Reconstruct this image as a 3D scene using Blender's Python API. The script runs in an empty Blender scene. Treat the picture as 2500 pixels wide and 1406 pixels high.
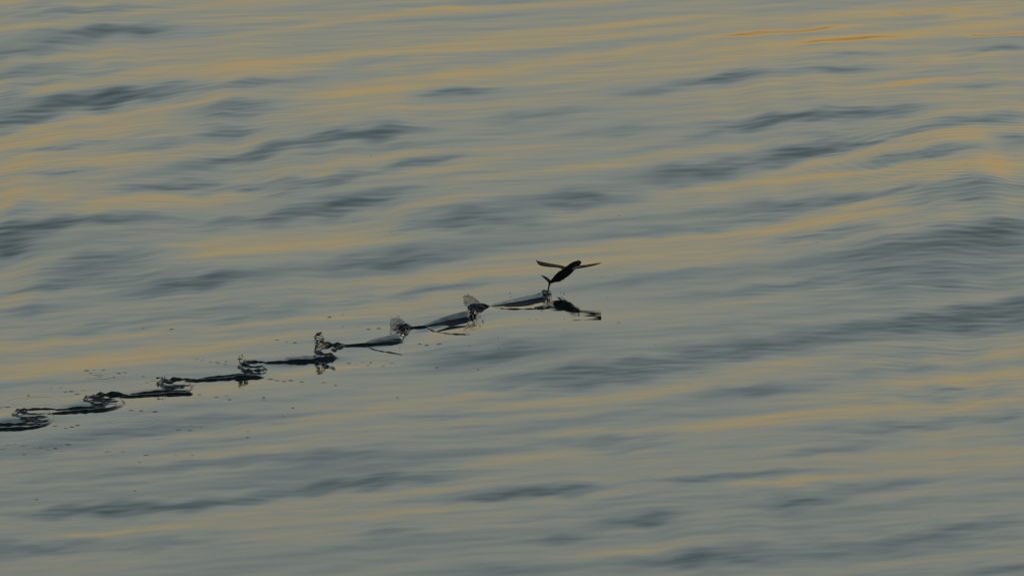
import bpy, bmesh, math, random
import numpy as np
from mathutils import Vector, noise

scene = bpy.context.scene
col = scene.collection
R = math.radians

# ------------------------------------------------------------------ camera, sky, sun, exposure
CAM_H = 14.5
PITCH = 10.0
FOV = 4.8
SUN_AZ = 56.0
SUN_EL = 2.2
cam_d = bpy.data.cameras.new('camera')
cam = bpy.data.objects.new('camera', cam_d)
col.objects.link(cam)
cam.location = (0, 0, CAM_H)
cam.rotation_euler = (R(90 - PITCH), 0, 0)
cam_d.sensor_width = 36
cam_d.lens = 18 / math.tan(R(FOV / 2))
cam_d.clip_start = 0.5
cam_d.clip_end = 60000
scene.camera = cam

world = bpy.data.worlds.new("World")
scene.world = world
world.use_nodes = True
wn = world.node_tree.nodes
bg = wn['Background']
sky = wn.new('ShaderNodeTexSky')
sky.sky_type = 'NISHITA'
sky.sun_disc = False
sky.sun_elevation = R(SUN_EL)
sky.sun_rotation = R(SUN_AZ)
sky.dust_density = 1.0
sky.air_density = 1.0
sky.ozone_density = 1.0
# a veil of high haze: its colour goes from peach at the horizon through grey to slate blue overhead, all round
tcw = wn.new('ShaderNodeTexCoord')
sep = wn.new('ShaderNodeSeparateXYZ')
ramp = wn.new('ShaderNodeValToRGB')
HZ = [(0.0, (1.5, .78, .22)), (.045, (1.88, 1.25, .64)), (.115, (1.92, 1.60, 1.12)), (.178, (1.80, 1.95, 1.82)), (.26, (1.62, 1.94, 1.98)),
      (.40, (1.02, 1.42, 1.50)), (.60, (.52, .72, .84)), (1.0, (.28, .40, .50))]
while len(ramp.color_ramp.elements) < len(HZ):
    ramp.color_ramp.elements.new(.99)
for e_, (p_, c_) in zip(ramp.color_ramp.elements, HZ):
    e_.position = p_
    e_.color = (*[v / 2.5 for v in c_], 1)
gain = wn.new('ShaderNodeVectorMath')
gain.operation = 'SCALE'
gain.inputs['Scale'].default_value = 2.5
haze_mix = wn.new('ShaderNodeMix')
haze_mix.data_type = 'RGBA'
haze_mix.inputs[0].default_value = 0.65
wl = world.node_tree.links
wl.new(tcw.outputs['Generated'], sep.inputs[0])
wl.new(sep.outputs['Z'], ramp.inputs[0])
wl.new(ramp.outputs[0], gain.inputs[0])
wl.new(sky.outputs[0], haze_mix.inputs[6])
wl.new(gain.outputs[0], haze_mix.inputs[7])
wl.new(haze_mix.outputs[2], bg.inputs[0])
bg.inputs[1].default_value = 0.15

sl = bpy.data.lights.new('sun', 'SUN')
sl.energy = 0.02
sl.angle = R(0.5)
sl.color = (1.0, 0.62, 0.34)
sun = bpy.data.objects.new('sun', sl)
col.objects.link(sun)
sun.location = (30, 30, 20)
sd = Vector((math.sin(R(SUN_AZ)) * math.cos(R(SUN_EL)), math.cos(R(SUN_AZ)) * math.cos(R(SUN_EL)), math.sin(R(SUN_EL))))
sun.rotation_euler = sd.to_track_quat('Z', 'Y').to_euler()

scene.view_settings.view_transform = 'Standard'
scene.view_settings.look = 'None'
scene.view_settings.exposure = 1.16
scene.view_settings.gamma = 1.0
scene.view_settings.use_curve_mapping = False
scene.render.engine = 'CYCLES'
scene.cycles.max_bounces = 8
scene.cycles.glossy_bounces = 6

# ------------------------------------------------------------------ survey: sight lines <-> water plane
TH = math.tan(R(FOV / 2))
cp, sp = math.cos(R(PITCH)), math.sin(R(PITCH))


def ray(px, py):
    u = (px - 1250) / 1250 * TH
    v = (703 - py) / 1250 * TH
    return Vector((u, cp + v * sp, -sp + v * cp))


def ground(px, py, z=0.0):
    d = ray(px, py)
    t = (z - CAM_H) / d.z
    return Vector((d.x * t, d.y * t, z))


def atdepth(px, py, y):
    d = ray(px, py)
    t = y / d.y
    return Vector((d.x * t, y, CAM_H + d.z * t))


PXM = ground(1251, 703).x - ground(1250, 703).x      # metres per photo pixel, mid field

# ------------------------------------------------------------------ water height field
rng = np.random.RandomState(11)
waves = []


def band(n, l0, l1, slope, ang, spread):
    for i in range(n):
        lam = l0 * (l1 / l0) ** rng.rand()
        a = R(ang + rng.randn() * spread)
        k = 2 * math.pi / lam
        s = slope * (0.5 + rng.rand()) / math.sqrt(n)
        waves.append((k * -math.sin(a), k * math.cos(a), s / k * 1.41, rng.rand() * 6.283, lam))


# crest directions (degrees from screen-parallel, in the water plane)
band(14, 2.6, 7.0, 0.007, 34, 14)
band(26, 0.9, 2.4, 0.011, 34, 12)
band(30, 0.35, 0.85, 0.0075, 28, 14)
band(34, 0.13, 0.33, 0.009, 20, 15)

YD0, YD1 = ground(1250, 1440).y, ground(1250, -40).y
YW0, YW1 = ground(1250, 1075).y, ground(1250, 690).y
XD = 4.75


def grow(start, first, ratio, limit):
    out, s = [], first
    p = start
    while p < limit:
        p += s
        out.append(p)
        s *= ratio
    return np.array(out)


near = YD0 - grow(0, 0.03, 1.25, 42)
far = YD1 + grow(0, 0.03, 1.22, 12000)
ys = np.concatenate([near[::-1], np.arange(YD0, YW0, 0.024), np.arange(YW0, YW1, 0.0125),
                     np.arange(YW1, YD1 + .02, 0.024), far])
xo = XD + grow(0, 0.014, 1.22, 9000)
xs = np.concatenate([-xo[::-1], np.arange(-XD, XD, 0.0115), xo])
X, Y = np.meshgrid(xs, ys)
sx = np.gradient(xs)[None, :]
sy = np.gradient(ys)[:, None]
cell = np.maximum(sx, sy) * np.ones_like(X)
# smoother water under and in front of the fish
_c = ground(1400, 745)
CALM = 1 - .75 * np.exp(-((X - _c.x) / .55) ** 2 - ((Y - _c.y) / .9) ** 2)
# waves are spatially modulated so that calm and ruffled patches alternate
H = np.zeros_like(X)
for kx, ky, a, ph, lam in waves:
    fade = np.clip(lam / (3.5 * cell) - 0.15, 0, 1)
    if lam < .35:
        m = 0.5 + 0.5 * np.sin(0.9 * X + 0.45 * Y * (1 + lam) + ph * 3) * np.sin(0.55 * Y - .3 * X + ph)
    else:
        m = 1.0
    H += a * np.sin(kx * X + ky * Y + ph) * fade * m * CALM

# long streaks seen on this stretch of sea: (px, py, half length, half thickness, tilt deg, steepness)
ST = [(180, 42, 200, 10, 3, .5), (300, 86, 110, 8, 1, .7), (150, 95, 150, 8, 2, .4), (50, 140, 90, 10, 4, .6),
      (150, 115, 70, 5, 2, .4), (80, 190, 120, 14, 3, .5), (250, 180, 70, 7, 3, .4), (20, 228, 50, 8, 3, .5),
      (170, 250, 170, 15, 4, .8), (40, 290, 100, 16, 4, .9), (310, 245, 150, 9, 5, .6), (600, 217, 120, 8, 3, .5),
      (580, 282, 110, 16, 3, .8), (130, 355, 130, 7, 3, .6), (330, 340, 180, 8, 4, .4), (560, 328, 60, 8, 3, .7),
      (380, 365, 90, 7, 3, .4), (600, 382, 170, 12, 7, .9), (900, 345, 120, 11, 4, .9), (120, 428, 130, 7, 2, .5),
      (420, 462, 150, 11, 2, .8), (650, 450, 120, 8, 4, .5), (830, 440, 150, 9, 7, .8), (1040, 400, 90, 7, 5, .6),
      (850, 500, 140, 13, 7, .85), (600, 535, 150, 9, 3, .6), (200, 550, 200, 8, 3, .7), (30, 570, 100, 22, 3, .7),
      (1100, 545, 140, 16, 5, .8), (20, 600, 50, 12, 2, .6), (240, 640, 160, 22, 3, .8), (100, 690, 120, 10, 3, .5),
      (480, 680, 150, 13, 3, .8), (950, 630, 170, 13, 5, .6), (1110, 235, 80, 6, 1, .8), (900, 155, 120, 14, 6, .3),
      (1770, 205, 110, 8, 5, .7), (2050, 182, 80, 6, 3, .6), (2080, 150, 80, 5, 5, .4), (1570, 236, 60, 6, 3, .5),
      (2440, 130, 90, 8, 5, .6), (1870, 315, 170, 10, 5, .9), (2130, 290, 120, 7, 4, .7), (2400, 220, 110, 6, 5, .4),
      (1960, 370, 120, 13, 9, .9), (2150, 350, 130, 8, 6, .6), (1700, 420, 130, 11, 6, .7), (2400, 312, 110, 9, 3, .6),
      (2250, 395, 180, 8, 5, .7), (2470, 345, 50, 9, 3, .6), (1420, 490, 120, 9, 3, .7), (1250, 540, 90, 7, 5, .4),
      (2250, 480, 250, 9, 2, .5), (1950, 510, 180, 12, 5, .6), (2350, 500, 160, 16, 5, .8), (2250, 610, 260, 28, 6, .6),
      (2430, 580, 120, 26, 8, .7), (2000, 590, 200, 10, 5, .5), (2300, 660, 200, 20, 6, .6), (2400, 750, 200, 20, 8, .8),
      (2150, 780, 200, 12, 6, .4), (1900, 700, 250, 12, 5, .4), (2250, 840, 250, 16, 6, .5), (1700, 870, 250, 22, 7, .38),
      (1400, 915, 230, 16, 5, .6), (1900, 830, 150, 10, 6, .4), (1200, 860, 170, 14, 4, .6), (1030, 705, 150, 8, 5, .5),
      (200, 790, 180, 14, 3, .5), (620, 750, 200, 14, 3, .4), (60, 740, 80, 8, 2, .4), (2300, 940, 180, 10, 5, .6),
      (1830, 940, 120, 8, 4, .4), (2200, 1030, 160, 13, 6, .5), (2450, 1010, 80, 9, 6, .5), (1500, 1065, 130, 8, 2, .5),
      (300, 1060, 200, 13, 2, .45), (560, 1020, 200, 10, 2, .3), (100, 1100, 150, 12, 2, .4), (400, 1140, 300, 11, 2, .4),
      (870, 1175, 220, 12, 4, .8), (450, 1225, 180, 7, 3, .7), (180, 1242, 160, 11, 3, .7), (1330, 1200, 130, 9, 3, .8),
      (1180, 1215, 80, 7, 2, .5), (1700, 1165, 120, 8, 2, .6), (1880, 1155, 90, 7, 2, .4), (1960, 1222, 110, 11, 4, .7),
      (2150, 1180, 120, 9, 3, .4), (1570, 1270, 90, 9, 3, .7), (1380, 1315, 60, 7, 3, .5), (950, 1300, 80, 8, 2, .5),
      (80, 1325, 180, 13, 2, .5), (400, 1325, 150, 14, 2, .4), (1700, 1365, 150, 11, 3, .7), (2150, 1320, 250, 17, 4, .5),
      (2350, 1290, 150, 9, 4, .4), (2420, 1390, 150, 12, 4, .5), (1250, 1390, 120, 9, 3, .3),
      (1560, 1090, 90, 6, 3, .3), (2050, 1090, 140, 8, 5, .4), (820, 1110, 140, 8, 3, .3), (1100, 1010, 160, 8, 4, .25),
      (1550, 690, 170, 7, 4, .35), (1650, 560, 160, 8, 4, .35), (1500, 330, 120, 7, 5, .3), (1300, 290, 130, 8, 4, .3),
      (60, 512, 150, 11, 4, .55), (60, 412, 130, 9, 4, .35), (330, 235, 150, 14, 4, .15),
      (2330, 800, 320, 34, 6, .24), (2250, 690, 380, 30, 6, .14), (2350, 560, 260, 22, 7, .15),
      (740, 875, 70, 4, 3, .9), (560, 914, 70, 4, 3, .8), (380, 953, 70, 4, 3, .7), (200, 990, 70, 5, 3, .7),
      (40, 1026, 60, 6, 3, .9), (910, 833, 60, 4, 5, .8), (1075, 787, 55, 4, 12, .8),
            (1268, 749, 55, 5, 5, -.8), (1105, 799, 45, 5, 2, -.8),
      # faces tilted away, reflecting the glow near the horizon
      (1900, 81, 130, 5, 3, -1.1), (2450, 91, 90, 4, 2, -1.4), (2270, 22, 80, 4, 2, -1.0), (1080, 18, 80, 5, 2, -.6),
      (900, 230, 120, 8, 3, -.12), (1100, 185, 110, 8, 3, -.15), (2350, 150, 110, 6, 3, -.5), (2230, 215, 90, 5, 3, -.5),
      (2380, 40, 90, 6, 3, -.5), (2050, 110, 140, 7, 4, -.4), (1930, 408, 120, 7, 5, -.4), (1900, 1180, 150, 11, 3, -.5),
      (1430, 1050, 110, 7, 2, -.25), (60, 622, 80, 6, 2, -.2), (640, 272, 90, 6, 3, -.3), (560, 380, 90, 6, 5, -.2),
      (2400, 960, 110, 8, 4, -.4), (1560, 868, 80, 6, 6, -.3), (250, 1290, 180, 7, 2, -.3), (1550, 1340, 120, 8, 2, -.3),
      (1150, 960, 150, 8, 4, -.3), (800, 60, 160, 8, 3, -.3), (1500, 130, 200, 9, 3, -.3), (1250, 170, 200, 8, 3, -.3)]
my = (ys >= YD0 - .5) & (ys <= YD1 + .5)
mx = np.abs(xs) <= XD + .1
iy = np.where(my)[0]
ix = np.where(mx)[0]
ysub, xsub = ys[iy], xs[ix]
Xs, Ys = np.meshgrid(xsub, ysub)
dep = Ys * cp + CAM_H * sp
up = (Ys * sp - CAM_H * cp)
PX = 1250 + Xs / dep / TH * 1250
PY = 703 - up / dep / TH * 1250
S = np.zeros_like(Xs)
BROAD = [(2300, 700, 430, 120, 5, .24), (1300, 620, 900, 120, 5, .07), (120, 640, 320, 90, 3, .22),
         (900, 1260, 1500, 110, 0, -.10), (1700, 110, 900, 90, 0, -.12), (60, 160, 260, 120, 3, .18),
         (480, 700, 500, 60, 3, .08), (1100, 30, 500, 60, 2, -.12), (1000, 200, 500, 50, 3, -.10), (2300, 60, 420, 60, 3, -.18),
         (2400, 240, 300, 51, 3, -.10), (500, 900, 500, 51, 2, -.08), (1450, 1320, 500, 60, 3, -.08), (1700, 480, 500, 60, 4, .05)]
ST = ST + BROAD
A_STREAK = 0.098
# gentle warp so that streak outlines are ragged rather than elliptical
wob = 5.5 * np.sin(PX * .013 + PY * .045) + 3.5 * np.sin(PX * .031 - PY * .09 + 1.0) + 2.2 * np.sin(PX * .067 + PY * .19 + 2)
RUFFLED = False
for cx, cy, L, T, tl, s in ST:
    t = math.tan(R(tl + 2))
    c0, c1 = np.searchsorted(xsub, [-99, 99])
    if T > 50 and not RUFFLED:
        # finer ruffles live inside the dark streaks
        tex = 0.7 * np.sin(PY * .47 + PX * .035 + 3.1 * np.sin(PX * .011 + PY * .013)) * np.sin(PX * .017 - PY * .11 + 1.3)
        tex += 0.7 * np.sin(PY * .83 + PX * .06 + 2.7 * np.sin(PX * .019 + PY * .05)) * np.sin(PX * .023 + PY * .07)
        S += np.clip(S, 0, 1) * 0.27 * tex
        RUFFLED = True
    du = (PX - cx) / L
    bow = 0.10 * T * du * du
    dv = (PY - cy + (PX - cx) * t + wob * min(1.0, T / 10) + bow) / T
    S += s * A_STREAK * np.exp(-0.9 * np.abs(du) ** 2.2 - 0.70 * np.abs(dv) ** 1.8)
    if T < 50 and s > 0:
        S += s * .24 * A_STREAK * np.exp(-0.5 * du * du - 0.10 * dv * dv)
# taper at borders
edge = np.clip((XD - np.abs(Xs)) / .5, 0, 1) * np.clip((Ys - YD0 + .4) / .6, 0, 1) * np.clip((YD1 + .4 - Ys) / .8, 0, 1)
S *= edge
dys = np.gradient(ysub)[:, None]
hs = np.cumsum(S * dys, axis=0)
# remove the slow climb (Gaussian high-pass along depth on a uniform resample)
yu = np.linspace(ysub[0], ysub[-1], 500)
sig = 3.2 / (yu[1] - yu[0])
kk = np.arange(-int(3 * sig), int(3 * sig) + 1)
ker = np.exp(-.5 * (kk / sig) ** 2)
ker /= ker.sum()
low = np.empty_like(hs)
for j in range(hs.shape[1]):
    c = np.interp(yu, ysub, hs[:, j])
    cpad = np.concatenate([np.full(len(kk) // 2, c[0]), c, np.full(len(kk) // 2, c[-1])])
    low[:, j] = np.interp(ysub, yu, np.convolve(cpad, ker, mode='valid'))
hs = (hs - low) * edge
# expanding ring ripples, right of the fish
for (rx, ry, r0, wd, lam, sl_, ax) in ((2490, 388, 1.25, .45, .13, .022, 1), (2130, 402, .35, .25, .10, .016, 1),
                                       (80, 980, .17, .05, .06, .10, 1), (240, 918, .06, .06, .06, .13, 1),
                                       (320, 1030, .16, .04, .06, .05, 1)):
    g = ground(rx, ry)
    rr = np.sqrt((Xs - g.x) ** 2 + (Ys - g.y) ** 2)
    env = np.exp(-((rr - r0) / wd) ** 2)
    hs += sl_ * lam / 6.283 * np.sin(6.283 * rr / lam) * env
H[np.ix_(iy, ix)] += hs


def water_z(x, y):
    i = min(max(int(np.searchsorted(xs, x)) - 1, 0), len(xs) - 2)
    j = min(max(int(np.searchsorted(ys, y)) - 1, 0), len(ys) - 2)
    fx = (x - xs[i]) / (xs[i + 1] - xs[i])
    fy = (y - ys[j]) / (ys[j + 1] - ys[j])
    return float((H[j, i] * (1 - fx) + H[j, i + 1] * fx) * (1 - fy) + (H[j + 1, i] * (1 - fx) + H[j + 1, i + 1] * fx) * fy)


def on_water(px, py):
    """point where the sight line meets the waves"""
    g = ground(px, py)
    z = 0.0
    for _ in range(4):
        g = ground(px, py, z)
        z = .5 * z + .5 * water_z(g.x, g.y)
    return Vector((g.x, g.y, water_z(g.x, g.y)))


# ------------------------------------------------------------------ materials
def mat(name):
    m = bpy.data.materials.new(name)
    m.use_nodes = True
    return m, m.node_tree.nodes, m.node_tree.links, m.node_tree.nodes['Principled BSDF']


M_WATER, n, l, b = mat('sea_water')
b.inputs['Base Color'].default_value = (0.006, 0.016, 0.018, 1)
b.inputs['Roughness'].default_value = 0.015
b.inputs['IOR'].default_value = 1.333
tc = n.new('ShaderNodeTexCoord')
mp = n.new('ShaderNodeMapping')
mp.inputs['Rotation'].default_value = (0, 0, R(-28))
mp.inputs['Scale'].default_value = (1.0, 2.6, 1.0)
n1 = n.new('ShaderNodeTexNoise')
n1.inputs['Scale'].default_value = 5.0
n1.inputs['Detail'].default_value = 5.0
n1.inputs['Roughness'].default_value = 0.55
bp = n.new('ShaderNodeBump')
bp.inputs['Strength'].default_value = 1.0
bp.inputs['Distance'].default_value = 0.0004
l.new(tc.outputs['Object'], mp.inputs[0])
l.new(mp.outputs[0], n1.inputs['Vector'])
l.new(n1.outputs['Fac'], bp.inputs['Height'])
l.new(bp.outputs[0], b.inputs['Normal'])

M_WAKE, n, l, b = mat('churned_water')
b.inputs['Base Color'].default_value = (0.005, 0.011, 0.014, 1)
b.inputs['Roughness'].default_value = 0.05
b.inputs['IOR'].default_value = 1.333
tc = n.new('ShaderNodeTexCoord')
n1 = n.new('ShaderNodeTexNoise')
n1.inputs['Scale'].default_value = 14.0
n1.inputs['Detail'].default_value = 4.0
bp = n.new('ShaderNodeBump')
bp.inputs['Strength'].default_value = 1.0
bp.inputs['Distance'].default_value = 0.0025
l.new(tc.outputs['Object'], n1.inputs['Vector'])
l.new(n1.outputs['Fac'], bp.inputs['Height'])
l.new(bp.outputs[0], b.inputs['Normal'])

M_FILM, n, l, b = mat('thin_water_film')
b.inputs['Base Color'].default_value = (0.34, 0.34, 0.37, 1)
b.inputs['Roughness'].default_value = 0.35
b.inputs['IOR'].default_value = 1.333
tc = n.new('ShaderNodeTexCoord')
mp = n.new('ShaderNodeMapping')
mp.inputs['Scale'].default_value = (0.5, 0.5, 1.6)
n2 = n.new('ShaderNodeTexNoise')
n2.inputs['Scale'].default_value = 70.0
n2.inputs['Detail'].default_value = 5.0
n2.inputs['Roughness'].default_value = .7
mr = n.new('ShaderNodeMapRange')
mr.inputs['From Min'].default_value = 0.35
mr.inputs['From Max'].default_value = 0.68
mr.inputs['To Min'].default_value = 0.14
mr.inputs['To Max'].default_value = 0.5
l.new(tc.outputs['Object'], mp.inputs[0])
l.new(mp.outputs[0], n2.inputs['Vector'])
l.new(n2.outputs['Fac'], mr.inputs['Value'])
l.new(mr.outputs[0], b.inputs['Alpha'])

M_DROP, n, l, b = mat('water_drop')
b.inputs['Base Color'].default_value = (0.05, 0.055, 0.065, 1)
b.inputs['Roughness'].default_value = 0.08
b.inputs['IOR'].default_value = 1.333
b.inputs['Transmission Weight'].default_value = 0.3
tc = n.new('ShaderNodeTexCoord')


def skin(name, c1, c2, scale, rough, trans=0.0):
    m, n, l, b = mat(name)
    tc = n.new('ShaderNodeTexCoord')
    ns = n.new('ShaderNodeTexNoise')
    ns.inputs['Scale'].default_value = scale
    ns.inputs['Detail'].default_value = 4
    cr = n.new('ShaderNodeValToRGB')
    cr.color_ramp.elements[0].color = (*c1, 1)
    cr.color_ramp.elements[0].position = .35
    cr.color_ramp.elements[1].color = (*c2, 1)
    cr.color_ramp.elements[1].position = .65
    l.new(tc.outputs['Object'], ns.inputs['Vector'])
    l.new(ns.outputs['Fac'], cr.inputs[0])
    l.new(cr.outputs[0], b.inputs['Base Color'])
    b.inputs['Roughness'].default_value = rough
    b.inputs['Specular IOR Level'].default_value = .02
    bm_ = n.new('ShaderNodeBump')
    bm_.inputs['Strength'].default_value = .3
    bm_.inputs['Distance'].default_value = .001
    l.new(ns.outputs['Fac'], bm_.inputs['Height'])
    l.new(bm_.outputs[0], b.inputs['Normal'])
    if trans:
        tr = n.new('ShaderNodeBsdfTranslucent')
        l.new(cr.outputs[0], tr.inputs['Color'])
        mx_ = n.new('ShaderNodeMixShader')
        mx_.inputs[0].default_value = trans
        l.new(b.outputs[0], mx_.inputs[1])
        l.new(tr.outputs[0], mx_.inputs[2])
        l.new(mx_.outputs[0], n['Material Output'].inputs['Surface'])
    return m


M_BODY = skin('dark_fish_skin', (0.003, 0.004, 0.006), (0.008, 0.010, 0.013), 60, .42)
M_FIN = skin('fin_membrane', (0.003, 0.005, 0.007), (0.018, 0.022, 0.028), 45, .5, .06)
M_TAIL = skin('tail_membrane', (0.16, 0.11, 0.06), (0.24, 0.17, 0.10), 40, .5, .5)
M_RAY = skin('fin_ray_bone', (0.008, 0.009, 0.010), (0.02, 0.02, 0.02), 80, .5)
M_HIGHLIGHT = skin('painted_highlight', (0.30, 0.31, 0.32), (0.42, 0.43, 0.43), 50, .35)  # light grey colour that paints the highlight on the right fin
M_EYE = skin('fish_eye', (0.01, 0.01, 0.01), (0.02, 0.02, 0.02), 20, .1)


# ------------------------------------------------------------------ helpers
def mesh_obj(name, verts, faces, material, parent=None, smooth=True):
    me = bpy.data.meshes.new(name)
    me.from_pydata([tuple(v) for v in verts], [], faces)
    me.update()
    if smooth:
        me.polygons.foreach_set('use_smooth', [True] * len(me.polygons))
    me.materials.append(material)
    o = bpy.data.objects.new(name, me)
    col.objects.link(o)
    if parent is not None:
        o.parent = parent
    return o


def empty(name, loc):
    o = bpy.data.objects.new(name, None)
    o.empty_display_size = .1
    o.location = loc
    col.objects.link(o)
    return o


def tag(o, label=None, cat=None, group=None, kind=None):
    if label: o['label'] = label
    if cat: o['category'] = cat
    if group: o['group'] = group
    if kind: o['kind'] = kind
    return o


# ------------------------------------------------------------------ the sea
ny, nx = X.shape
me = bpy.data.meshes.new('water')
me.vertices.add(nx * ny)
co = np.empty((ny * nx, 3), dtype=np.float32)
co[:, 0] = X.ravel(); co[:, 1] = Y.ravel(); co[:, 2] = H.ravel()
me.vertices.foreach_set('co', co.ravel())
idx = np.arange(ny * nx).reshape(ny, nx)
q = np.stack([idx[:-1, :-1], idx[:-1, 1:], idx[1:, 1:], idx[1:, :-1]], axis=-1).reshape(-1, 4)
me.loops.add(q.size)
me.loops.foreach_set('vertex_index', q.ravel().astype(np.int32))
me.polygons.add(len(q))
me.polygons.foreach_set('loop_start', np.arange(0, q.size, 4, dtype=np.int32))
me.polygons.foreach_set('use_smooth', np.ones(len(q), dtype=bool))
me.update(calc_edges=True)
me.materials.append(M_WATER)
water = bpy.data.objects.new('water', me)
col.objects.link(water)
tag(water, 'calm evening sea with long slate blue and golden ripples', kind='structure')


# ------------------------------------------------------------------ wake: ridges of raised water
def spline(pts, n):
    """Catmull-Rom through rows of numbers"""
    P = np.array(pts, dtype=float)
    P = np.vstack([2 * P[0] - P[1], P, 2 * P[-1] - P[-2]])
    m = len(P) - 3
    out = []
    for t in np.linspace(0, m - 1e-6, n):
        i = int(t); f = t - i
        a, b_, c, d = P[i], P[i + 1], P[i + 2], P[i + 3]
        out.append(.5 * ((2 * b_) + (c - a) * f + (2 * a - 5 * b_ + 4 * c - d) * f * f + (3 * b_ - a - 3 * c + d) * f ** 3))
    return np.array(out)


ROUND = [(-1.5, -.35), (-1.2, -.05), (-.95, .12), (-.75, .4), (-.5, .75), (-.2, .97), (.05, 1), (.3, .9), (.6, .6), (.85, .3), (1.1, .05), (1.4, -.35)]
CREST = [(-1.4, -.35), (-1.0, -.05), (-.8, .08), (-.55, .36), (-.3, .68), (-.05, .92), (.2, 1), (.6, .86), (1.0, .5), (1.3, 0), (1.6, -.4)]
WALL = [(-1.6, -.35), (-1.1, -.06), (-.85, .0), (-.7, .12), (-.5, .32), (-.32, .52), (-.08, .615), (0, .625), (.6, .72), (1.5, .82), (2.4, .94), (3.0, 1.0), (3.3, .95), (3.6, .6), (3.9, -.1), (4.1, -.4)]


def ridge(pts, prof=ROUND, parent=None, name='ridge', seed=0, step=2.2, rough=.25, depthwise=False, material=None):
    """pts: (px, py, half width m, height m); a bank of water along a path on the sea"""
    length = sum(math.hypot(pts[i + 1][0] - pts[i][0], (pts[i + 1][1] - pts[i][1]) * 3) for i in range(len(pts) - 1))
    n_ = max(8, int(length / step))
    C = spline(pts, n_)
    base = [on_water(c[0], c[1]) for c in C]
    verts = []
    for i, c in enumerate(C):
        p = base[i]
        a = base[max(i - 1, 0)]; d = base[min(i + 1, n_ - 1)]
        tg = Vector((d.x - a.x, d.y - a.y, 0))
        if depthwise or tg.length < 1e-6:
            nr = Vector((0, 1, 0))
        else:
            tg.normalize()
            nr = Vector((-tg.y, tg.x, 0))
            if prof is WALL and nr.y < 0:
                nr = -nr
        t = i / (n_ - 1)
        endf = max(0.02, min(1, t * 9, (1 - t) * 9)) ** .6
        if depthwise and prof is ROUND:
            endf = max(.02, math.sin(math.pi * t)) ** .8
        w = max(c[2], .002) * (0.55 + .45 * endf) * (.78 if prof is ROUND else 1)
        h = max(c[3], .0005) * endf * (1.3 if prof is ROUND else 1)
        for j, (v, z) in enumerate(prof):
            q_ = p + nr * (v * w * (1 + rough * .7 * noise.noise(Vector((p.x * 22 + seed, p.y * 9, j * .35)))))
            zz = water_z(q_.x, q_.y)
            hh = h * z
            if z > 0:
                hh *= 1 + rough * 1.5 * noise.noise(Vector((q_.x * 26 + seed * 3.1, q_.y * 16, z * 1.5 + seed)))
            else:
                hh = -.012 if z < -.2 else z * h
            verts.append((q_.x, q_.y, zz + hh))
    k = len(prof)
    faces = [(i * k + j, i * k + j + 1, (i + 1) * k + j + 1, (i + 1) * k + j) for i in range(n_ - 1) for j in range(k - 1)]
    faces.append(tuple(range(k)))
    faces.append(tuple(range((n_ - 1) * k + k - 1, (n_ - 1) * k - 1, -1)))
    # shift so that the object's origin is at its base
    off = Vector((0, 0, 0))
    if parent is not None:
        off = parent.location
    verts = [(v[0] - off.x, v[1] - off.y, v[2] - off.z) for v in verts]
    return mesh_obj(name, verts, faces, material or M_WAKE, parent)


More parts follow.
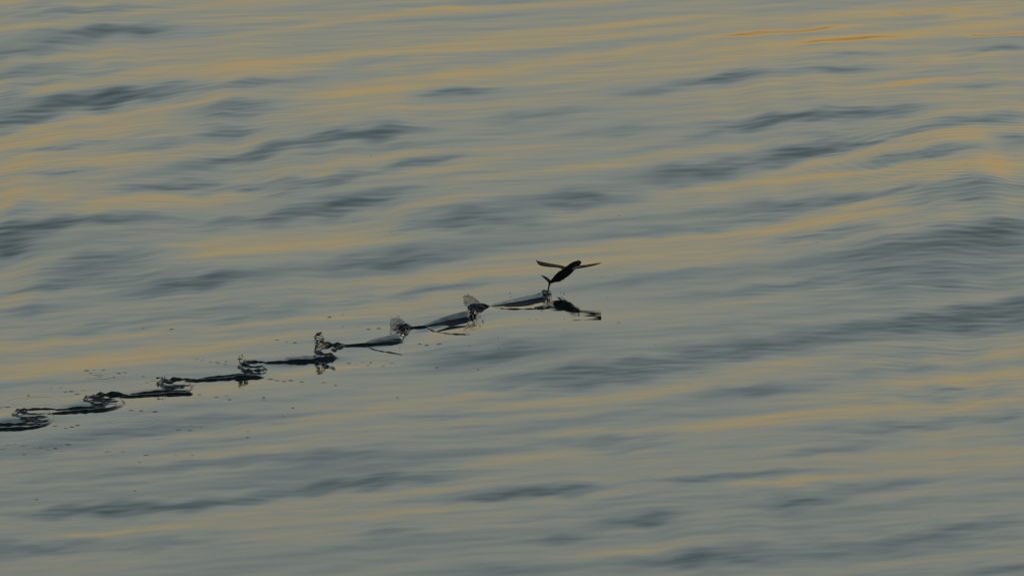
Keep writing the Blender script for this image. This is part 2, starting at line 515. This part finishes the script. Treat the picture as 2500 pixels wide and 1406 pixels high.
FUR = [  # label, list of (path, profile)
    ('raised furrow of water touching the flying fish tail, lit orange along its foot',
     [([(1192, 749, .015, .004), (1225, 745, .03, .013), (1270, 739.5, .038, .022), (1310, 733, .04, .027), (1337, 728, .04, .030)], WALL)]),
    ('second furrow of raised water behind the fish, between the two tall spray fans',
     [([(1022, 799, .015, .003), (1055, 794, .025, .014), (1090, 788, .036, .025), (1125, 782, .042, .032), (1150, 778, .042, .032)], WALL),
      ([(1000, 799, .02, .006), (1022, 799, .02, .010), (1045, 797, .02, .008)], ROUND)]),
    ('third furrow behind the fish, left of the smaller spray fan with dark wall',
     [([(885, 843, .02, .004), (920, 838, .035, .018), (955, 833, .04, .024), (984, 829, .042, .026)], WALL),
      ([(808, 843, .015, .010), (835, 844, .02, .008), (880, 842, .02, .010), (920, 840, .025, .010), (984, 834, .025, .014)], ROUND)]),
    ('fourth furrow behind the fish, narrow dark line ending under a column of drops',
     [([(640, 886, 0.0160, 0.0062), (668, 885, 0.0160, 0.0078), (710, 883, 0.0240, 0.0109), (760, 881, 0.0240, 0.0140), (800, 876, 0.0280, 0.0156), (824, 873, 0.0280, 0.0125)], ROUND),
      ([(690, 880, 0.0240, 0.0047), (740, 878, 0.0320, 0.0078), (780, 875, 0.0240, 0.0078)], WALL)]),
    ('fifth furrow behind the fish, straight black line left of scattered drops',
     [([(448, 931, 0.0160, 0.0078), (530, 926, 0.0240, 0.0085), (590, 921, 0.0280, 0.0121), (646, 921, 0.0280, 0.0121)], ROUND),
      ([(480, 925, 0.0160, 0.0036), (540, 919, 0.0240, 0.0073), (600, 915, 0.0240, 0.0085), (630, 918, 0.0160, 0.0049)], ROUND)]),
    ('sixth furrow behind the fish, pair of black lines third from the left edge',
     [([(286, 970, 0.0160, 0.0078), (370, 965, 0.0240, 0.0085), (430, 962, 0.0280, 0.0109), (472, 962, 0.0280, 0.0109)], ROUND),
      ([(315, 962, 0.0160, 0.0049), (370, 957, 0.0240, 0.0073), (428, 953, 0.0240, 0.0073)], ROUND)]),
    ('seventh furrow behind the fish, double dark line second from the left edge',
     [([(112, 1011, 0.0160, 0.0069), (190, 1005, 0.0280, 0.0109), (250, 1002, 0.0280, 0.0109), (285, 994, 0.0240, 0.0085), (303, 984, 0.0160, 0.0049)], ROUND),
      ([(132, 1001, 0.0160, 0.0049), (180, 997, 0.0240, 0.0085), (236, 993, 0.0240, 0.0073)], ROUND)]),
    ('last furrow of the wake, broad dark line cut by the left edge of the photo',
     [([(-40, 1047, 0.0320, 0.0121), (20, 1047, 0.0320, 0.0121), (75, 1044, 0.0280, 0.0109), (112, 1036, 0.0240, 0.0085), (130, 1022, 0.0160, 0.0049)], ROUND),
      ([(-40, 1037, 0.0320, 0.0085), (20, 1036, 0.0360, 0.0097), (72, 1034, 0.0240, 0.0060)], ROUND)]),
]
for k, (lab, parts) in enumerate(FUR):
    p0 = on_water(parts[0][0][1][0], parts[0][0][1][1])
    e = empty('wake_furrow', p0)
    tag(e, lab, 'wake', 'furrows of raised water in the wake of the fish')
    for j, (pts, pr) in enumerate(parts):
        ridge(pts, pr, e, 'water_wall' if pr is WALL else 'water_ridge', seed=k * 7 + j * 3, rough=.05 if k < 3 else .28,
              depthwise=(pr is WALL))


# ------------------------------------------------------------------ splashes: the back strokes
def ico(r, sx_=1, sy_=1, sz_=1, sub=1):
    bm = bmesh.new()
    bmesh.ops.create_icosphere(bm, subdivisions=sub, radius=r)
    vs = [Vector((v.co.x * sx_, v.co.y * sy_, v.co.z * sz_)) for v in bm.verts]
    fs = [tuple(v.index for v in f.verts) for f in bm.faces]
    bm.free()
    return vs, fs


ICO_V, ICO_F = ico(1.0)


def droplets(name, items, parent, material=M_DROP):
    V, F = [], []
    off = parent.location if parent is not None else Vector((0, 0, 0))
    for (c, a, b_, h) in items:
        o0 = len(V)
        for v in ICO_V:
            V.append((c.x + v.x * a - off.x, c.y + v.y * b_ - off.y, c.z + v.z * h - off.z))
        F += [tuple(i + o0 for i in f) for f in ICO_F]
    o = mesh_obj(name, V, F, material, parent)
    o['kind'] = 'stuff'
    return o


def fan(name, outline, yd, parent, material=M_FILM, bulge=.05, thick=.003, n_=14):
    """a curved sheet of thrown water: outline = left edge and right edge polylines (px, py) bottom to top"""
    le, ri = outline
    L_ = spline(le, n_); R_ = spline(ri, n_)
    V, F = [], []
    off = parent.location
    m = 12
    for side in (0, 1):
        for i in range(n_):
            for j in range(m):
                f = j / (m - 1)
                px = L_[i][0] * (1 - f) + R_[i][0] * f
                py = L_[i][1] * (1 - f) + R_[i][1] * f
                jag = noise.noise(Vector((f * 7, parent.location.x * 5, i * .2))) * 3.0 * (i / n_) ** 2
                dd = yd + bulge * math.sin(f * math.pi) + .02 * noise.noise(Vector((i * .3, j * .4, yd)))
                p = atdepth(px, py - jag, dd)
                V.append((p.x - off.x, p.y + side * thick - off.y, p.z - off.z))
    N = n_ * m
    for i in range(n_ - 1):
        for j in range(m - 1):
            a = i * m + j
            F.append((a, a + 1, a + m + 1, a + m))
            F.append((N + a, N + a + m, N + a + m + 1, N + a + 1))
    rim = [j for j in range(m)] + [i * m + m - 1 for i in range(1, n_)] + [(n_ - 1) * m + j for j in range(m - 2, -1, -1)] + [i * m for i in range(n_ - 2, 0, -1)]
    for a, b_ in zip(rim, rim[1:] + rim[:1]):
        F.append((b_, a, N + a, N + b_))
    return mesh_obj(name, V, F, material, parent)


rd = random.Random(5)


def spray(poly_l, poly_r, yd, n_, r0=.0012, r1=.0036, edge_bias=.5):
    """drops between two polylines, in a shallow depth range"""
    L_ = spline(poly_l, 30); R_ = spline(poly_r, 30)
    out = []
    for _ in range(n_):
        i = rd.randrange(30)
        f = rd.random()
        if rd.random() < edge_bias:
            f = rd.random() ** 3 if rd.random() < .7 else 1 - rd.random() ** 3
        px = L_[i][0] * (1 - f) + R_[i][0] * f + rd.gauss(0, .8)
        py = L_[i][1] * (1 - f) + R_[i][1] * f + rd.gauss(0, .8)
        r = r0 + (r1 - r0) * rd.random() ** 2
        out.append((atdepth(px, py, yd + rd.uniform(-.05, .05)), r * rd.uniform(1.2, 3.2), r, r * rd.uniform(.6, 1.0)))
    return out


def splash(lab, origin_px):
    e = empty('water_splash', on_water(*origin_px))
    tag(e, lab, 'splash', 'splashes thrown up by the tail of the fish')
    return e


def wedge(left, right, n_, seed, e, amp=.016):
    """a torn crest: irregular overlapping folds of water, filling a wedge on the sea"""
    q = random.Random(seed)
    L_ = spline(left, 40); R_ = spline(right, 40)
    for k in range(n_):
        i = min(39, max(0, int((k + q.uniform(-.4, .4)) / (n_ - 1) * 39)))
        x0, x1, y = L_[i][0] + q.uniform(-3, 3), R_[i][0] + q.uniform(-5, 3), (L_[i][1] + R_[i][1]) / 2 + q.uniform(-1.5, 1.5)
        w, h = q.uniform(.012, .034), amp * q.uniform(.6, 1.35)
        xm = x0 + (x1 - x0) * q.uniform(.3, .7)
        ridge([(x0, y + q.uniform(0, 3), w, h * .7), (xm, y, w, h), (x1, y - q.uniform(0, 4), w * .7, h * .5)],
              ROUND, e, 'churned_ridge', seed + k * 3, rough=.5, depthwise=True, step=1.0)


# 1 - under the tail
e = splash('small splash where the tail fin cuts the water', (1338, 724))
yd = e.location.y
ridge([(1334, 716, .012, .012), (1337, 722, .02, .02), (1340, 732, .02, .02), (1342, 741, .015, .012)], ROUND, e, 'churned_ridge', 3, rough=.7)
ridge([(1352, 738, .006, .004), (1338, 745, .008, .005), (1326, 752, .006, .004)], ROUND, e, 'churned_ridge', 5, rough=.6)
droplets('spray', spray([(1328, 722), (1326, 713), (1326, 708)], [(1345, 724), (1343, 716), (1341, 708)], yd, 46, .002, .006), e)
# 2 - tall fan
e = splash('tall translucent fan of spray nearest to the fish, above a black water crest', (1165, 762))
yd = e.location.y
wedge([(1148, 750), (1150, 758), (1148, 766), (1144, 775)], [(1198, 748), (1180, 757), (1168, 766), (1155, 777)], 13, 11, e)
ridge([(1196, 748, .012, .008), (1172, 749, .02, .018), (1150, 750, .02, .018), (1142, 752, .015, .008)], ROUND, e, 'churned_ridge', 12, rough=.2)
fan('water_sheet', ([(1145, 754), (1136, 745), (1132, 734), (1134, 723)], [(1184, 749), (1172, 739), (1160, 728), (1147, 721)]), yd + .17, e)
droplets('spray', spray([(1147, 754), (1135, 745), (1131, 734), (1132, 720)], [(1184, 749), (1172, 738), (1160, 728), (1145, 720)], yd, 170, .001, .003), e)
# 3 - second fan
e = splash('smaller grey fan of spray with dark drops, second from the fish', (995, 805))
yd = e.location.y
wedge([(970, 799), (984, 806), (981, 814), (974, 824)], [(1020, 798), (1004, 806), (997, 814), (986, 826)], 12, 71, e)
ridge([(1000, 797, .015, .010), (982, 797, .02, .018), (968, 799, .015, .014), (960, 806, .012, .008)], ROUND, e, 'churned_ridge', 22, rough=.6)
ridge([(955, 818, .01, .006), (972, 814, .015, .012), (985, 812, .01, .008)], ROUND, e, 'churned_ridge', 23, rough=.6)
fan('water_sheet', ([(963, 808), (956, 800), (953, 790), (955, 778)], [(996, 797), (988, 789), (982, 782), (972, 775)]), yd + .17, e)
droplets('spray', spray([(963, 810), (955, 800), (951, 788), (955, 774)], [(998, 797), (990, 788), (984, 781), (974, 770)], yd, 150, .001, .003), e)
# 4 - crater with a column of drops
e = splash('round crater with a thin column of drops rising from its left rim', (798, 856))
yd = e.location.y
CR = [
    ([(845, 842, .012, .010), (815, 842, .018, .014), (795, 843, .022, .020), (780, 849, .022, .020), (771, 856, .02, .018), (775, 861, .014, .010)], 31),
    ([(771, 857, .02, .014), (783, 862, .014, .012), (800, 866, .012, .010), (815, 866, .01, .008)], 32),
    ([(845, 844, .012, .008), (825, 848, .014, .010), (812, 852, .012, .010), (822, 857, .01, .006)], 33),
    ([(788, 870, .01, .006), (800, 874, .02, .016), (815, 873, .018, .014), (824, 870, .012, .008)], 34),
    ([(768, 884, .010, .006), (780, 886, .010, .010), (795, 893, .010, .010), (808, 895, .016, .012), (820, 902, .008, .008)], 35)]  # last ridge is shaped as the water sheet's reflection below the crater
for pts, sd_ in CR:
    ridge(pts, ROUND, e, 'churned_ridge', sd_, rough=.7)
droplets('spray', spray([(772, 852), (770, 838), (770, 825), (772, 813)], [(798, 840), (790, 832), (786, 824), (784, 812)], yd, 60, .003, .007, .8), e)


def crater(lab, ox, oy, w, h, seed, drops=None, strands=13, amp=.6):
    """collapsed crater left by a tail stroke: thick rim at left and top, broken strands inside"""
    e = splash(lab, (ox, oy + h * .5))
    r_ = random.Random(seed)
    P = lambda fx, fy: (ox + fx * w, oy + fy * h)
    def pl(fr, a, b_):
        n2_ = len(fr)
        return [(*P(fx, fy), a * .8 * (1 - .45 * abs(2 * i / (n2_ - 1) - 1)), b_ * amp * (1 - .5 * abs(2 * i / (n2_ - 1) - 1))) for i, (fx, fy) in enumerate(fr)]
    ridge(pl([(1.15, .0), (.75, -.02), (.4, .02), (.12, .12), (.0, .3), (.06, .42)], .028, .024), ROUND, e, 'churned_ridge', seed, rough=.8)
    ridge(pl([(.0, .32), (.15, .45), (.35, .62), (.55, .66)], .022, .016), ROUND, e, 'churned_ridge', seed + 1, rough=.8)
    ridge(pl([(.12, .16), (.3, .2), (.45, .3)], .024, .018), ROUND, e, 'churned_ridge', seed + 2, rough=.8)
    ridge(pl([(.85, .12), (.98, .45), (.95, .7), (.78, .95)], .014, .010), ROUND, e, 'churned_ridge', seed + 3, rough=.8)
    for k in range(strands):
        fx, fy = r_.uniform(.25, .8), r_.uniform(.2, .95)
        ln = r_.uniform(.12, .3)
        ridge(pl([(fx - ln, fy + r_.uniform(-.02, .06)), (fx, fy), (fx + ln, fy - r_.uniform(0, .1))], r_.uniform(.008, .014), r_.uniform(.005, .010)),
              ROUND, e, 'water_strand', seed + 10 + k, rough=.6)
    if drops:
        droplets('spray', spray(drops[0], drops[1], e.location.y, drops[2], .002, .006, .8), e)
    return e


crater('crater with three tiny drops above its rim, fourth crater from the left edge', 582, 884, 66, 34, 51,
       ([(584, 884), (582, 876), (582, 867)], [(602, 884), (597, 876), (590, 865)], 26))
crater('flattened crater with a thick black left rim, third crater from the left edge', 385, 926, 85, 34, 61,
       ([(385, 925), (384, 921)], [(405, 922), (403, 918)], 10), 16, .55)
crater('ragged crater of broken black strands, second crater from the left', 206, 964, 98, 38, 71, None, 20, .52)
crater('leftmost crater of the wake, wide and ragged near the edge of the photo', 32, 999, 100, 40, 81, None, 24, .42)

# thin dark ridges shaped as reflections of the sheets and the left fin
def mirror_line(lab, pts, seed):
    e = empty('reflection_line', on_water(pts[1][0], pts[1][1]))
    tag(e, lab, 'ripple', 'thin dark ridges standing in for reflections in front of the furrows')
    ridge([(a, b_, .005, .0035) for a, b_ in pts], ROUND, e, 'water_strand', seed, rough=.9)
    return e


mirror_line('thin dark ridge standing in for the spray sheet reflection before the second furrow', [(1040, 800), (1062, 808), (1100, 815), (1150, 817)], 91)
mirror_line('thin dark ridge standing in for the spray sheet reflection before the third furrow', [(893, 845), (920, 854), (955, 860), (984, 866)], 92)
mirror_line('faint ridge shaped as the left fin reflection, before the furrow nearest to the fish', [(1205, 751), (1240, 755), (1290, 755), (1345, 753)], 93)

# ------------------------------------------------------------------ the flying fish
tail_g = on_water(1337, 713)
YT = tail_g.y
fish = empty('flying_fish', tail_g)
tag(fish, 'dark flying fish skimming the sea with spread fins, tail tip in the water', 'flying fish')
OFF = tail_g
K = 245 / 1000 / 70          # depth gained per photo pixel to the right along the body


def fpt(px, py, extra=0.0):
    """a point on the fish: its heading takes it away from the camera as it goes right"""
    return atdepth(px, py, YT + (px - 1343) * K + extra) - OFF


# body: (px, py, half height px, half breadth factor)
BODY = [(1341.5, 690, 2.2, .35), (1345.5, 688.2, 4.4, .45), (1350, 684.8, 6.4, .5), (1357, 680, 9.0, .6), (1365, 675, 11.0, .7), (1374, 669.5, 12.6, .75),
        (1382, 664, 12.9, .8), (1390, 657.5, 12.2, .8), (1397, 651.2, 11.0, .82), (1403, 647, 9.8, .8), (1408, 644.3, 8.4, .75),
        (1412, 642.4, 7.6, .7), (1415.2, 641.4, 6.2, .65), (1417, 641, 3.2, .6)]
BS = spline([(a, b_, c, d) for a, b_, c, d in BODY], 40)
V, F = [], []
NS = 20
pts3 = [fpt(r_[0], r_[1]) for r_ in BS]
for i, r_ in enumerate(BS):
    tg = (pts3[min(i + 1, 39)] - pts3[max(i - 1, 0)]).normalized()
    side = tg.cross(Vector((0, 0, 1))).normalized()
    upv = side.cross(tg).normalized()
    # screen-side height of the silhouette is set by both extents
    hh = r_[2] * PXM * .91
    ww = hh * r_[3]
    for k in range(NS):
        a = 2 * math.pi * k / NS
        V.append(pts3[i] + upv * math.sin(a) * hh * (1.0 if math.sin(a) > 0 else 1.05) + side * math.cos(a) * ww)
for i in range(39):
    for k in range(NS):
        F.append((i * NS + k, i * NS + (k + 1) % NS, (i + 1) * NS + (k + 1) % NS, (i + 1) * NS + k))
F.append(tuple(range(NS - 1, -1, -1)))
F.append(tuple(range(39 * NS, 40 * NS)))
body = mesh_obj('body', V, F, M_BODY, fish)
# eyes
for s in (-1, 1):
    i = 34
    tg = (pts3[35] - pts3[33]).normalized()
    side = tg.cross(Vector((0, 0, 1))).normalized()
    hh = BS[i][2] * PXM * 1.08
    c = pts3[i] + side * s * hh * BS[i][3] * .86 + Vector((0, 0, hh * .25))
    vs, fs = ico(.0085, sub=2)
    mesh_obj('eye', [v + c for v in vs], fs, M_EYE, body)
# gill cover and jaw line
gv = []
tgm = (pts3[30] - pts3[28]).normalized()
sidem = tgm.cross(Vector((0, 0, 1))).normalized()
upm = sidem.cross(tgm)
for s in (-1, 1):
    vs, fs = ico(1.0, sub=2)
    hh = BS[29][2] * PXM * 1.08
    c = pts3[29] + sidem * s * hh * BS[29][3] * .55
    mesh_obj('gill_cover', [c + tgm * v.x * .024 + upm * v.z * hh * .72 + sidem * v.y * hh * .50 for v in vs], fs, M_BODY, body)


def fin(name, lead, trail, material, parent, thick=.0016, dl=(0, 0), dt=(0, 0), wave=.006, rays=0, base_extra=0.0, m=8, n_=26, raymat=None, along=False):
    """fin between leading and trailing edge polylines root->tip in photo px; dl/dt depth offset (root, tip)
    of each edge relative to the body axis depth at the root"""
    L_ = spline(lead, n_); T_ = spline(trail, n_)
    y0 = YT + (lead[0][0] - 1343) * K + base_extra
    V, F = [], []

    def at(i, f):
        t = i / (n_ - 1)
        px = L_[i][0] * (1 - f) + T_[i][0] * f
        py = L_[i][1] * (1 - f) + T_[i][1] * f
        a = dl[0] * (1 - t) + dl[1] * t
        b_ = dt[0] * (1 - t) + dt[1] * t
        y = y0 + a * (1 - f) + b_ * f + wave * math.sin(f * 19) * (0.3 + t) * .5
        return atdepth(px, py, y) - OFF
    for side in (-1, 1):
        for i in range(n_):
            for j in range(m):
                f = j / (m - 1)
                p = at(i, f)
                V.append(p + Vector((0, side * thick * .6, side * thick * .8)))
    N = n_ * m
    for i in range(n_ - 1):
        for j in range(m - 1):
            a = i * m + j
            F.append((a, a + 1, a + m + 1, a + m))
            F.append((N + a, N + a + m, N + a + m + 1, N + a + 1))
    rim = list(range(m)) + [i * m + m - 1 for i in range(1, n_)] + [(n_ - 1) * m + j for j in range(m - 2, -1, -1)] + [i * m for i in range(n_ - 2, 0, -1)]
    for a, b_ in zip(rim, rim[1:] + rim[:1]):
        F.append((b_, a, N + a, N + b_))
    o = mesh_obj(name, V, F, material, parent)
    for k in range(rays):
        f = k / max(1, rays - 1) * .92 + .02 if rays > 1 else 0
        r0 = .0034 if k in (0, rays - 1) else .0016
        tv, tf = [], []
        end = n_ if k < 2 else int(n_ * (1 - .18 * k / rays))
        for i in range(end):
            p = at(i, f)
            r_ = r0 * (1.15 - i / n_)
            for s in range(5):
                an = 2 * math.pi * s / 5
                tv.append(p + Vector((0, math.cos(an) * r_ * 1.3, math.sin(an) * r_)))
        for i in range(end - 1):
            for s in range(5):
                tf.append((i * 5 + s, i * 5 + (s + 1) % 5, (i + 1) * 5 + (s + 1) % 5, (i + 1) * 5 + s))
        tf.append((4, 3, 2, 1, 0))
        tf.append(tuple(range((end - 1) * 5, end * 5)))
        mesh_obj('fin_ray', tv, tf, raymat or M_RAY, o)
    return o


# left pectoral (wing) reaches away to the left, the right one towards the camera at right
fin('pectoral_fin', [(1385, 653), (1378, 651.5), (1370, 648.8), (1355, 646), (1338, 642.8), (1320, 639), (1308.5, 635.8)],
    [(1377, 660.5), (1373, 657), (1364, 653.4), (1352, 652.4), (1336, 651), (1320, 648.2), (1313.5, 644), (1309, 636.8)][0:8:1],
    M_FIN, fish, dl=(.02, .22), dt=(-.05, .10), rays=6)
fin('pectoral_fin', [(1398, 655), (1407, 651.2), (1417, 649), (1431, 647.2), (1446, 644.6), (1458, 642.8), (1468.5, 641.6)],
    [(1393, 661), (1404, 657), (1413, 655.2), (1427, 653), (1442, 650), (1456, 646.6), (1468, 642.2)],
    M_FIN, fish, dl=(-.01, .02), dt=(-.07, -.09), rays=5)
# pale strip painted as the highlight at the root of the right fin
fin('fin_root_highlight', [(1397, 656.5), (1404, 652.8), (1410, 650.8), (1417, 649.6)], [(1396, 659), (1404, 655.2), (1411, 653), (1418, 651)],
    M_HIGHLIGHT, fish, dl=(-.045, -.085), dt=(-.045, -.085), n_=10)
# tail: forked, lower lobe longer and dipping in the water
fin('tail_fin', [(1345, 686), (1338.5, 680), (1332, 675.5), (1321.8, 672.2)], [(1340.5, 693), (1336.5, 687), (1331, 681.5), (1322.5, 673.5)],
    M_TAIL, fish, dl=(0, -.05), dt=(0, -.055), rays=3)
fin('tail_fin', [(1345, 690), (1343, 697), (1340.5, 706), (1338.5, 716)], [(1339.5, 690), (1338.4, 698), (1337, 707), (1336.6, 715)],
    M_TAIL, fish, dl=(0, -.035), dt=(0, -.05), rays=2)
# small fins along the back and the belly
fin('dorsal_fin', [(1376, 660), (1370, 661), (1364, 663)], [(1361, 670), (1356, 671.5), (1352, 675)], M_FIN, fish, n_=10, m=5, wave=0)
fin('anal_fin', [(1372, 680), (1368, 686), (1364, 687.5)], [(1362, 686), (1360, 688.5), (1357, 689.5)], M_FIN, fish, n_=10, m=5, wave=0)
for s in (-1, 1):
    fin('pelvic_fin', [(1384, 674), (1379, 679.5), (1373, 684)], [(1378, 678), (1374, 682), (1369, 685.5)], M_FIN, fish,
        dl=(.01 * s, -.03 + .012 * s), dt=(.01 * s, -.03 + .01 * s), n_=10, m=5, wave=0)

# ------------------------------------------------------------------ loose drops in the air and little dimples on the sea
def bump_mesh():
    V, F = [], []
    rings = [(0, 1), (.35, .85), (.65, .5), (.85, .2), (1.0, -.0), (1.1, -.5)]
    m = 12
    for r_, z in rings:
        for k in range(m):
            a = 2 * math.pi * k / m
            V.append((r_ * math.cos(a), r_ * math.sin(a), z))
    for i in range(len(rings) - 1):
        for k in range(m):
            F.append((i * m + k, (i + 1) * m + k, (i + 1) * m + (k + 1) % m, i * m + (k + 1) % m))
    F.append(tuple(range(m * len(rings) - 1, m * (len(rings) - 1) - 1, -1)))
    me = bpy.data.meshes.new('surface_drop')
    me.from_pydata(V, [], F)
    me.polygons.foreach_set('use_smooth', [True] * len(me.polygons))
    me.materials.append(M_WAKE)
    return me


BM = bump_mesh()
dimples = []
PLACES = [('the flying fish', 1380, 665), ('the fish reflection', 1410, 750), ('the tall spray fan', 1160, 735),
          ('the smaller spray fan', 970, 790), ('the crater under the drop column', 798, 858), ('the fourth crater from left', 615, 900),
          ('the third crater from left', 427, 940), ('the second crater from left', 255, 983), ('the leftmost crater', 80, 1018),
          ('the upper left of the sea', 200, 300), ('the left edge of the sea', 100, 600), ('the upper right of the sea', 2200, 300),
          ('the right side of the sea', 2050, 650), ('the lower right of the sea', 1750, 1250), ('the lower left of the sea', 250, 1200),
          ('the centre of the sea', 1000, 560)]
ORD = ['leftmost', 'second from left', 'third from left', 'fourth from left', 'fifth from left', 'sixth from left', 'seventh from left',
       'eighth from left', 'ninth from left', 'tenth from left', 'eleventh from left', 'twelfth from left', 'thirteenth from left']


def name_by_place(items, noun, cat, group):
    groups = {}
    for px, py, o, size in items:
        nm, ax, ay = min(PLACES, key=lambda a: math.hypot(a[1] - px, 1.6 * (a[2] - py)))
        dx, dy = px - ax, (py - ay) * 1.6
        if nm.endswith('of the sea'):
            where = 'in'
        elif abs(dy) >= abs(dx) * .6:
            where = 'below' if dy > 0 else 'above'
        else:
            where = 'right of' if dx > 0 else 'left of'
        groups.setdefault((size, where, nm), []).append((px, o))
    for (size, where, nm), lst in groups.items():
        lst.sort(key=lambda t: t[0])
        for k, (_, o) in enumerate(lst):
            tail = '' if len(lst) == 1 else ', ' + ORD[min(k, len(ORD) - 1)]
            tag(o, '%s %s %s %s%s' % (size, noun, where, nm, tail), cat, group)



DASH = [(1370, 721, 6), (1400, 725.5, 7), (1428, 657, 4), (1470, 678, 7), (1484, 726, 5), (1510, 788, 8), (1416, 769, 6), (1551, 683, 5),
        (1303, 657, 5), (1519, 657, 5), (852, 886, 7), (885, 884, 4), (905, 884, 4), (870, 889, 4), (898, 891, 6), (958, 885, 9), (935, 893, 7),
        (1067, 896, 6), (1168, 901, 5), (1076, 839, 9), (1043, 842, 7), (1025, 839, 6), (1145, 844, 4), (678, 829, 8), (720, 836, 7), (700, 834, 5),
        (875, 796, 5), (925, 801, 8), (900, 803, 7), (660, 925, 10), (675, 928, 9), (693, 930, 7), (710, 928, 8), (738, 931, 9), (790, 933, 7),
        (819, 940, 5), (487, 963, 8), (527, 969, 8), (552, 966, 7), (643, 975, 9), (644, 970, 5), (606, 1052, 6), (605, 1067, 6),
        (490, 1042, 7), (465, 1037, 6), (435, 1048, 9), (462, 1050, 9), (480, 876, 8), (495, 879, 7), (535, 887, 8), (550, 889, 6), (562, 887, 6),
        (530, 884, 7), (515, 883, 6), (552, 882, 5), (375, 929, 10), (360, 933, 6), (213, 904, 8), (222, 910, 7), (240, 917, 9), (278, 921, 5),
        (231, 903, 6), (252, 903, 7), (290, 911, 8), (305, 909, 7), (350, 919, 7), (190, 962, 9), (175, 955, 9), (160, 956, 6), (205, 952, 6),
        (125, 947, 5), (148, 946, 6), (70, 965, 6), (20, 993, 9), (5, 994, 8), (320, 1002, 9), (345, 1003, 8), (378, 1005, 9), (365, 1000, 6),
        (135, 1040, 8), (175, 1042, 9), (190, 1038, 7), (160, 1045, 6), (20, 1085, 9), (60, 1087, 10), (38, 1084, 8), (5, 1095, 9), (102, 1092, 9),
        (118, 1097, 9), (135, 1094, 7), (150, 1101, 8), (165, 1084, 8), (60, 1108, 7), (355, 1110, 9), (340, 1128, 6), (430, 1110, 6), (470, 1110, 5),
        (265, 1102, 8), (300, 1102, 7), (90, 1218, 6), (330, 1197, 5), (420, 802, 7), (350, 800, 5), (805, 773, 6), (800, 774, 4), (433, 687, 6),
        (457, 640, 6), (155, 516, 5), (95, 493, 5), (700, 640, 4), (955, 567, 5), (1155, 606, 5), (283, 680, 4), (1512, 527, 5), (1716, 535, 6),
        (2010, 551, 5), (1995, 594, 6), (2360, 408, 5), (2480, 383, 7), (1652, 1360, 4), (1600, 843, 5), (1768, 792, 4), (1955, 783, 4),
        (970, 970, 4), (1310, 782, 5), (1385, 812, 3), (690, 1015, 6), (560, 975, 6), (715, 995, 5), (905, 382, 5), (1945, 640, 5)]
for k, (px, py, L_) in enumerate(DASH):
    p = on_water(px, py)
    o = bpy.data.objects.new('surface_drop', BM)
    near_f = .62 if (px > 1230 or py < 760) else 1.0
    o.location = (p.x, p.y, p.z - .0005)
    o.scale = (L_ * PXM * 1.05 * near_f, .010 * rd.uniform(.9, 1.8), .0034 * rd.uniform(.5, 1.3) * near_f)
    o.rotation_euler = (0, 0, rd.uniform(-.1, .1))
    col.objects.link(o)
    dimples.append((px, py, o, 'broad' if L_ >= 7 else 'tiny'))
name_by_place(dimples, 'dark dimple', 'ripple', 'dimples of fallen drops scattered beside the wake')

drops = []
DM = bpy.data.meshes.new('falling_drop')
DM.from_pydata([tuple(v) for v in ICO_V], [], ICO_F)
DM.polygons.foreach_set('use_smooth', [True] * len(DM.polygons))
DM.materials.append(M_DROP)
for px, py, r_ in [(1245, 716, .004), (1247, 725, .003), (1375, 713, .003), (1377, 718, .004), (1368, 687, .003), (1216, 824, .003), (1378, 779, .003),
                   (837, 767, .003), (592, 868, .004), (1294, 752, .003)]:
    p = atdepth(px, py, on_water(px, py + 14).y)
    o = bpy.data.objects.new('falling_drop', DM)
    o.location = p
    o.scale = (r_, r_, r_ * 1.5)
    col.objects.link(o)
    drops.append((px, py, o, 'small'))
name_by_place(drops, 'airborne water drop', 'droplet', 'loose drops in the air above the wake')
